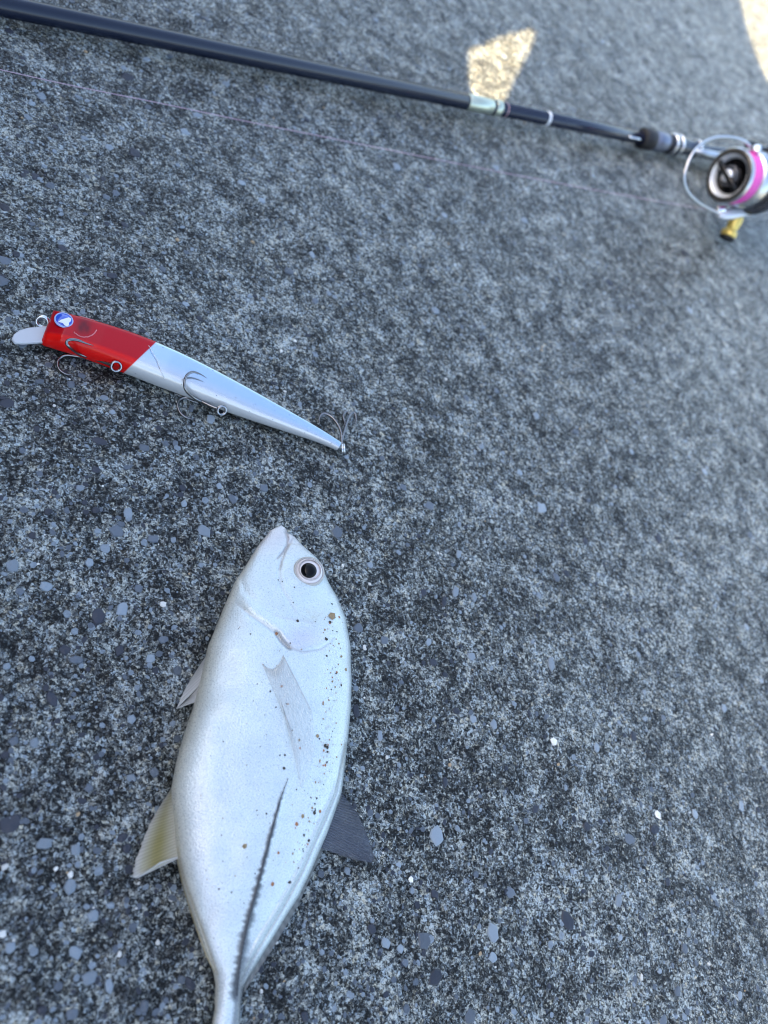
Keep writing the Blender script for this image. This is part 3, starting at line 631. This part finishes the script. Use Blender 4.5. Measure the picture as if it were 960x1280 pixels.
# ------------------------------------------------------------------ the rod
rodA, rodB = at(0, 6.5, .0052), at(809, 174, .0082); rd = unit(rodB-rodA)
def rod_s(x):
    lo, hi = -1.0, 3.0
    for _ in range(60):
        m_ = (lo+hi)/2; p = rodA+rd*m_
        if (p-Cv)@Fv <= .01 or proj(p)[0] < x: lo = m_
        else: hi = m_
    return (lo+hi)/2
M_BLANK = mat('black_carbon', (.006, .010, .026), .22, Specular_IOR_Level=.5)
M_BLANK2 = mat('gloss_navy_carbon', (.010, .015, .035), .14, Specular_IOR_Level=.6)
M_GOLD = mat('pale_gold_foil', (.62, .66, .52), .28, .8); M_SILV = mat('brushed_silver', (.62, .64, .66), .28, 1.0); M_RUB = mat('black_rubber', (.012, .012, .014), .55)
M_GREYR = mat('grey_anodised', (.22, .25, .32), .35, .7)
rod = thing('fishing_rod', 'black carbon fishing rod lying across the top of the concrete', 'fishing rod', rodA*np.array([1, 1, 0]))
def seg(name, x0, x1, r0, r1, mt, cap=.0004, parent=rod, extra0=0., extra1=0.):
    s0, s1 = rod_s(x0)+extra0, rod_s(x1)+extra1
    return lathe(name, rodA, rd, [(s0, r0-cap), (s0+cap, r0), (s1-cap, r1), (s1, r1-cap)], mt, parent, 40)
seg('tip_blank', 0, 584, .0039, .00425, M_BLANK, extra0=-.9)
lab = seg('foil_label', 583, 614, .00440, .00440, M_GOLD)
seg('butt_blank', 600, 806, .00400, .00430, M_BLANK2)
seg('gold_ring', 617, 624.5, .00450, .00450, M_GOLD)
seg('thread_ring', 630, 632, .00412, .00412, mat('pink_thread', (.5, .3, .33), .4)); seg('thread_ring', 681, 685, .00425, .00425, M_WHT)
seg('winding_check', 801, 815, .0068, .0070, M_RUB, .001)
seg('lock_nut', 815.5, 831, .0062, .0064, M_GREYR, .0006); seg('nut_edge', 831.2, 835, .0064, .0064, M_RUB)
# label decoration on the blank
sx = rod_s(786); pe = rodA+rd*sx; side = unit(np.cross(rd, [0, 0, 1.])); side = side if side@(Cv-pe) > 0 else -side
q = unit(side*.95+zt*.45)
hk = MB(); hk.add(*tube_geo(smooth_path([pe+q*.0038-rd*.004, pe+q*.0056-rd*.002, pe+q*.0058+rd*.004, pe+q*.0044+rd*.008], 14), .0009, 8)); hk.build('hook_keeper', M_CHROME, rod)
s0 = rod_s(834)
seat = lathe('reel_seat', rodA, rd, [(s0, .0050), (s0+.002, .0066), (s0+.010, .0068), (s0+.018, .0058), (s0+.026, .0048), (s0+.030, .0056), (s0+.034, .0062), (s0+.037, .0058), (s0+.044, .0048), (s0+.075, .0056), (s0+.11, .0085), (s0+.15, .010)], M_BLANK2, rod, 44)
for k_ in (.004, .0105, .0325): lathe('seat_ring', rodA, rd, [(s0+k_-.0012, .0062), (s0+k_-.0008, .0073 if k_ < .02 else .0067), (s0+k_+.0008, .0073 if k_ < .02 else .0067), (s0+k_+.0012, .0060)], M_CHROME, seat, 36)
lathe('rear_grip', rodA, rd, [(s0+.15, .0102), (s0+.16, .0125), (s0+.40, .0125), (s0+.41, .0115)], M_RUB, rod, 36)
# two small line guides near the tip end keep the picture's rod believable
for ds in (-.35, -.75):
    c = rodA+rd*ds; m = MB(); gc = c+side*.010+zt*.002
    m.add(*torus_geo(gc, rd, .0055, .0006, 24, 8)); m.add(*tube_geo([c+side*.004-rd*.012, gc-side*.0050], .0005, 6)); m.add(*tube_geo([c+side*.004+rd*.012, gc-side*.0050], .0005, 6)); m.build('line_guide', M_CHROME, rod)

# ------------------------------------------------------------------ the reel
reel = thing('fishing_reel', 'silver spinning reel with pink line on its spool and a gold handle knob', 'fishing reel', at(930, 240, 0))
fr = -rd                                            # the spool faces the rod tip
SC = at(911, 219.5, .038)
M_GUN = mat('gunmetal', (.09, .095, .11), .25, .6); M_PINK = mat('pink_braid', (.80, .06, .42), .55); t = NT(M_PINK)
wv2 = t.n('TexWave', {'Vector': t.co.outputs['Object'], 'Scale': 900.0}, bands_direction='DIAGONAL'); t.link(t.ramp(wv2.outputs['Fac'], [(0, (.62, .03, .32)), (1, (.88, .14, .55))]), t.b.inputs['Base Color'])
M_BLACK = mat('gloss_black', (.008, .008, .010), .25, Specular_IOR_Level=.3)
mmx = .001
RS = .90
def lr(name, prof, mt, par, n=64): return lathe(name, SC, -fr, [(d, r*RS) for d, r in prof], mt, par, n, False)
spool = lr('spool', [(.006, .0), (.006, .0110), (.001, .0140), (-.0004, .0152), (-.0008, .0165), (-.0002, .0178), (.0010, .0188), (.0022, .0190), (.0030, .0184), (.0032, .0165), (.0136, .0163), (.0139, .0190), (.0150, .0200), (.030, .0203), (.031, .0150)], M_SILV, reel)
lr('line_winding', [(.0031, .0150), (.0032, .0178), (.0055, .0184), (.0106, .0184), (.0135, .0180), (.0136, .0150)], M_PINK, spool)
M_PEWTER = mat('pewter_paint', (.70, .73, .78), .25, .25)
lr('front_ring', [(-.0004, .0149), (-.0013, .0154), (-.0014, .0168), (-.0008, .0181), (.0004, .0188)], mat('dark_ring', (.07, .068, .066), .25, .4), spool)
lr('lip_edge', [(-.0004, .0184), (.0002, .0190), (.0012, .0193), (.0020, .0190)], M_SILV, spool)
lr('dish', [(.0030, .0120), (.0012, .0130), (-.0002, .0143), (-.0005, .0149)], M_PEWTER, spool)
lr('drag_well', [(.0042, .0), (.0042, .0112), (.0029, .0121)], M_BLACK, spool, 48)
knob = lathe('drag_knob', SC, fr, [(-.006, .0070), (.0005, .0066), (.0015, .0060), (.0015, .0048), (-.001, .0040)], M_GUN, spool, 40)
lathe('knob_center', SC, fr, [(-.002, .0042), (.0022, .0040), (.0032, .0030), (.0034, .0)], mat('bright_steel', (.70, .73, .78), .2, .5), knob, 32)
e1 = unit(zt-fr*(zt@fr)); e2 = np.cross(fr, e1); bd = unit(e1*.8+e2*.6) ; bd = bd
pa_, pb_ = SC+fr*.0008, SC
# bar across the knob, upper left to lower right
bdir = unit(at(928, 234, SC[2])-at(898, 205, SC[2])); bdir = unit(bdir-fr*(bdir@fr))
tube('knob_bar', [SC+fr*.0012-bdir*.0118, SC+fr*.0016-bdir*.006, SC+fr*.0016+bdir*.006, SC+fr*.0012+bdir*.0118], [.0016, .0022, .0022, .0016], M_BLACK, knob, 12)
rotor = lathe('rotor', SC, -fr, [(.0285, .0188), (.029, .0212), (.034, .0216), (.045, .0190), (.050, .012)], M_GUN, reel, 56)
# bail: from the upper arm round the front to the line roller
bp_ = [(938,183,.056),(930,176,.057),(914,171.5,.056),(896,171.5,.053),(881,177,.049),(867,190,.044),(858,208,.038),(855,225,.033),(860,240,.028),(872,252,.024),(885,260,.021),(898,266.5,.019)]
tube('bail_wire', smooth_path([at(*q) for q in bp_], 70), .0009, M_SILV, reel, 12)
arm = tube('rotor_arm', smooth_path([at(*q) for q in ((897,267,.018),(907,268,.0185),(922,266,.020),(938,262,.023),(953,254,.027),(972,243,.031))], 30), np.interp(np.linspace(0, 1, 30), [0, .12, .3, .6, 1], [.0026, .0042, .0038, .0038, .0046]), M_PEWTER, reel, 14, .75)
lathe('line_roller', at(900, 262, .020), unit(at(910, 262, .022)-at(896, 262, .020)), [(-.0035, .0020), (-.003, .0026), (0, .0019), (.003, .0026), (.0035, .0020)], M_CHROME, arm, 28)
arm2 = tube('rotor_arm', smooth_path([at(*q) for q in ((933,180,.055),(942,181,.055),(953,187,.053),(968,197,.049),(982,207,.045))], 24), np.interp(np.linspace(0, 1, 24), [0, .15, .5, 1], [.0018, .0030, .0040, .0045]), M_BLACK, reel, 14, .8)
lathe('arm_screw', at(946, 186, .057), unit([-.4, -.5, .7]), [(-.002, .0030), (.0012, .0028), (.0016, .0018), (.0012, .0)], M_CHROME, arm2, 28)
# handle and knob
hp = [at(*q) for q in ((985,262,.034),(955,262,.024),(930,264,.019),(922,268,.018))]
hd = tube('handle_arm', smooth_path(hp, 20), .0026, M_SILV, reel, 12, .6)
k0, k1 = at(923.5, 268, .0185), at(908.5, 297, .0062); kd = unit(k1-k0); kl = np.linalg.norm(k1-k0)
M_KNOB = mat('gold_knob', (.85, .62, .16), .30, .55)
kb = lathe('handle_knob', k0, kd, [(0, .0030), (.002, .0044), (kl*.34, .0046), (kl*.46, .0041), (kl*.55, .0045), (kl*.60, .0036), (kl*.66, .0038), (kl*.72, .0052), (kl*.90, .0055), (kl*.95, .0050)], M_KNOB, reel, 36)
lathe('knob_cap', k0, kd, [(kl*.93, .0046), (kl*.99, .0056), (kl*1.05, .0054), (kl*1.09, .0040), (kl*1.10, 0)], M_RUB, kb, 32)
# gear housing, stem and foot (mostly past the right edge of the picture)
bc = SC-fr*.072
m = MB(); nlat, nlon = 14, 24
e_up = unit((rodA+rd*((SC-rodA)@rd))-SC); e_sd = np.cross(fr, e_up)
Vv = []; 
for i in range(nlat+1):
    a = math.pi*i/nlat
    for j in range(nlon):
        b = 2*math.pi*j/nlon; Vv.append(bc - fr*.026*math.cos(a) + .021*math.sin(a)*math.cos(b)*e_up + .015*math.sin(a)*math.sin(b)*e_sd)
m.add(Vv, [(i*nlon+j, i*nlon+(j+1) % nlon, (i+1)*nlon+(j+1) % nlon, (i+1)*nlon+j) for i in range(nlat) for j in range(nlon)]); m.build('gear_housing', M_SILV, reel)
rp = lambda s: rodA+rd*s
sm_ = (bc-rodA)@rd
tube('stem', smooth_path([bc+e_up*.012, bc+e_up*.022+fr*.002, rp(sm_-.004)-e_up*.006], 14), [.006]*5+[.0045]*5+[.006]*4, M_SILV, reel, 14, .6)
tube('foot', [rp(sm_-.034)-e_up*.0055, rp(sm_-.02)-e_up*.0062, rp(sm_+.02)-e_up*.0062, rp(sm_+.034)-e_up*.0055], [.0018, .0030, .0030, .0018], M_SILV, reel, 12, .7)

# ------------------------------------------------------------------ fishing line along the ground
M_LINE = mat('pink_line', (.70, .48, .60), .5)
lp_ = [(-260,28,.002),(-80,69,.0018),(0,87,.0015),(90,107,.0013),(200,129,.0012),(300,150,.0013),(390,168,.0016),(480,186,.0022),(600,210,.004),(720,233,.007),(820,251,.012),(880,261,.017),(900,262.5,.0205)]
o = tube('fishing_line', smooth_path([at(*q) for q in lp_], 160), .00011, M_LINE, None, 6)
o['label'] = 'thin pale pink fishing line running from the reel across the concrete'; o['category'] = 'fishing line'
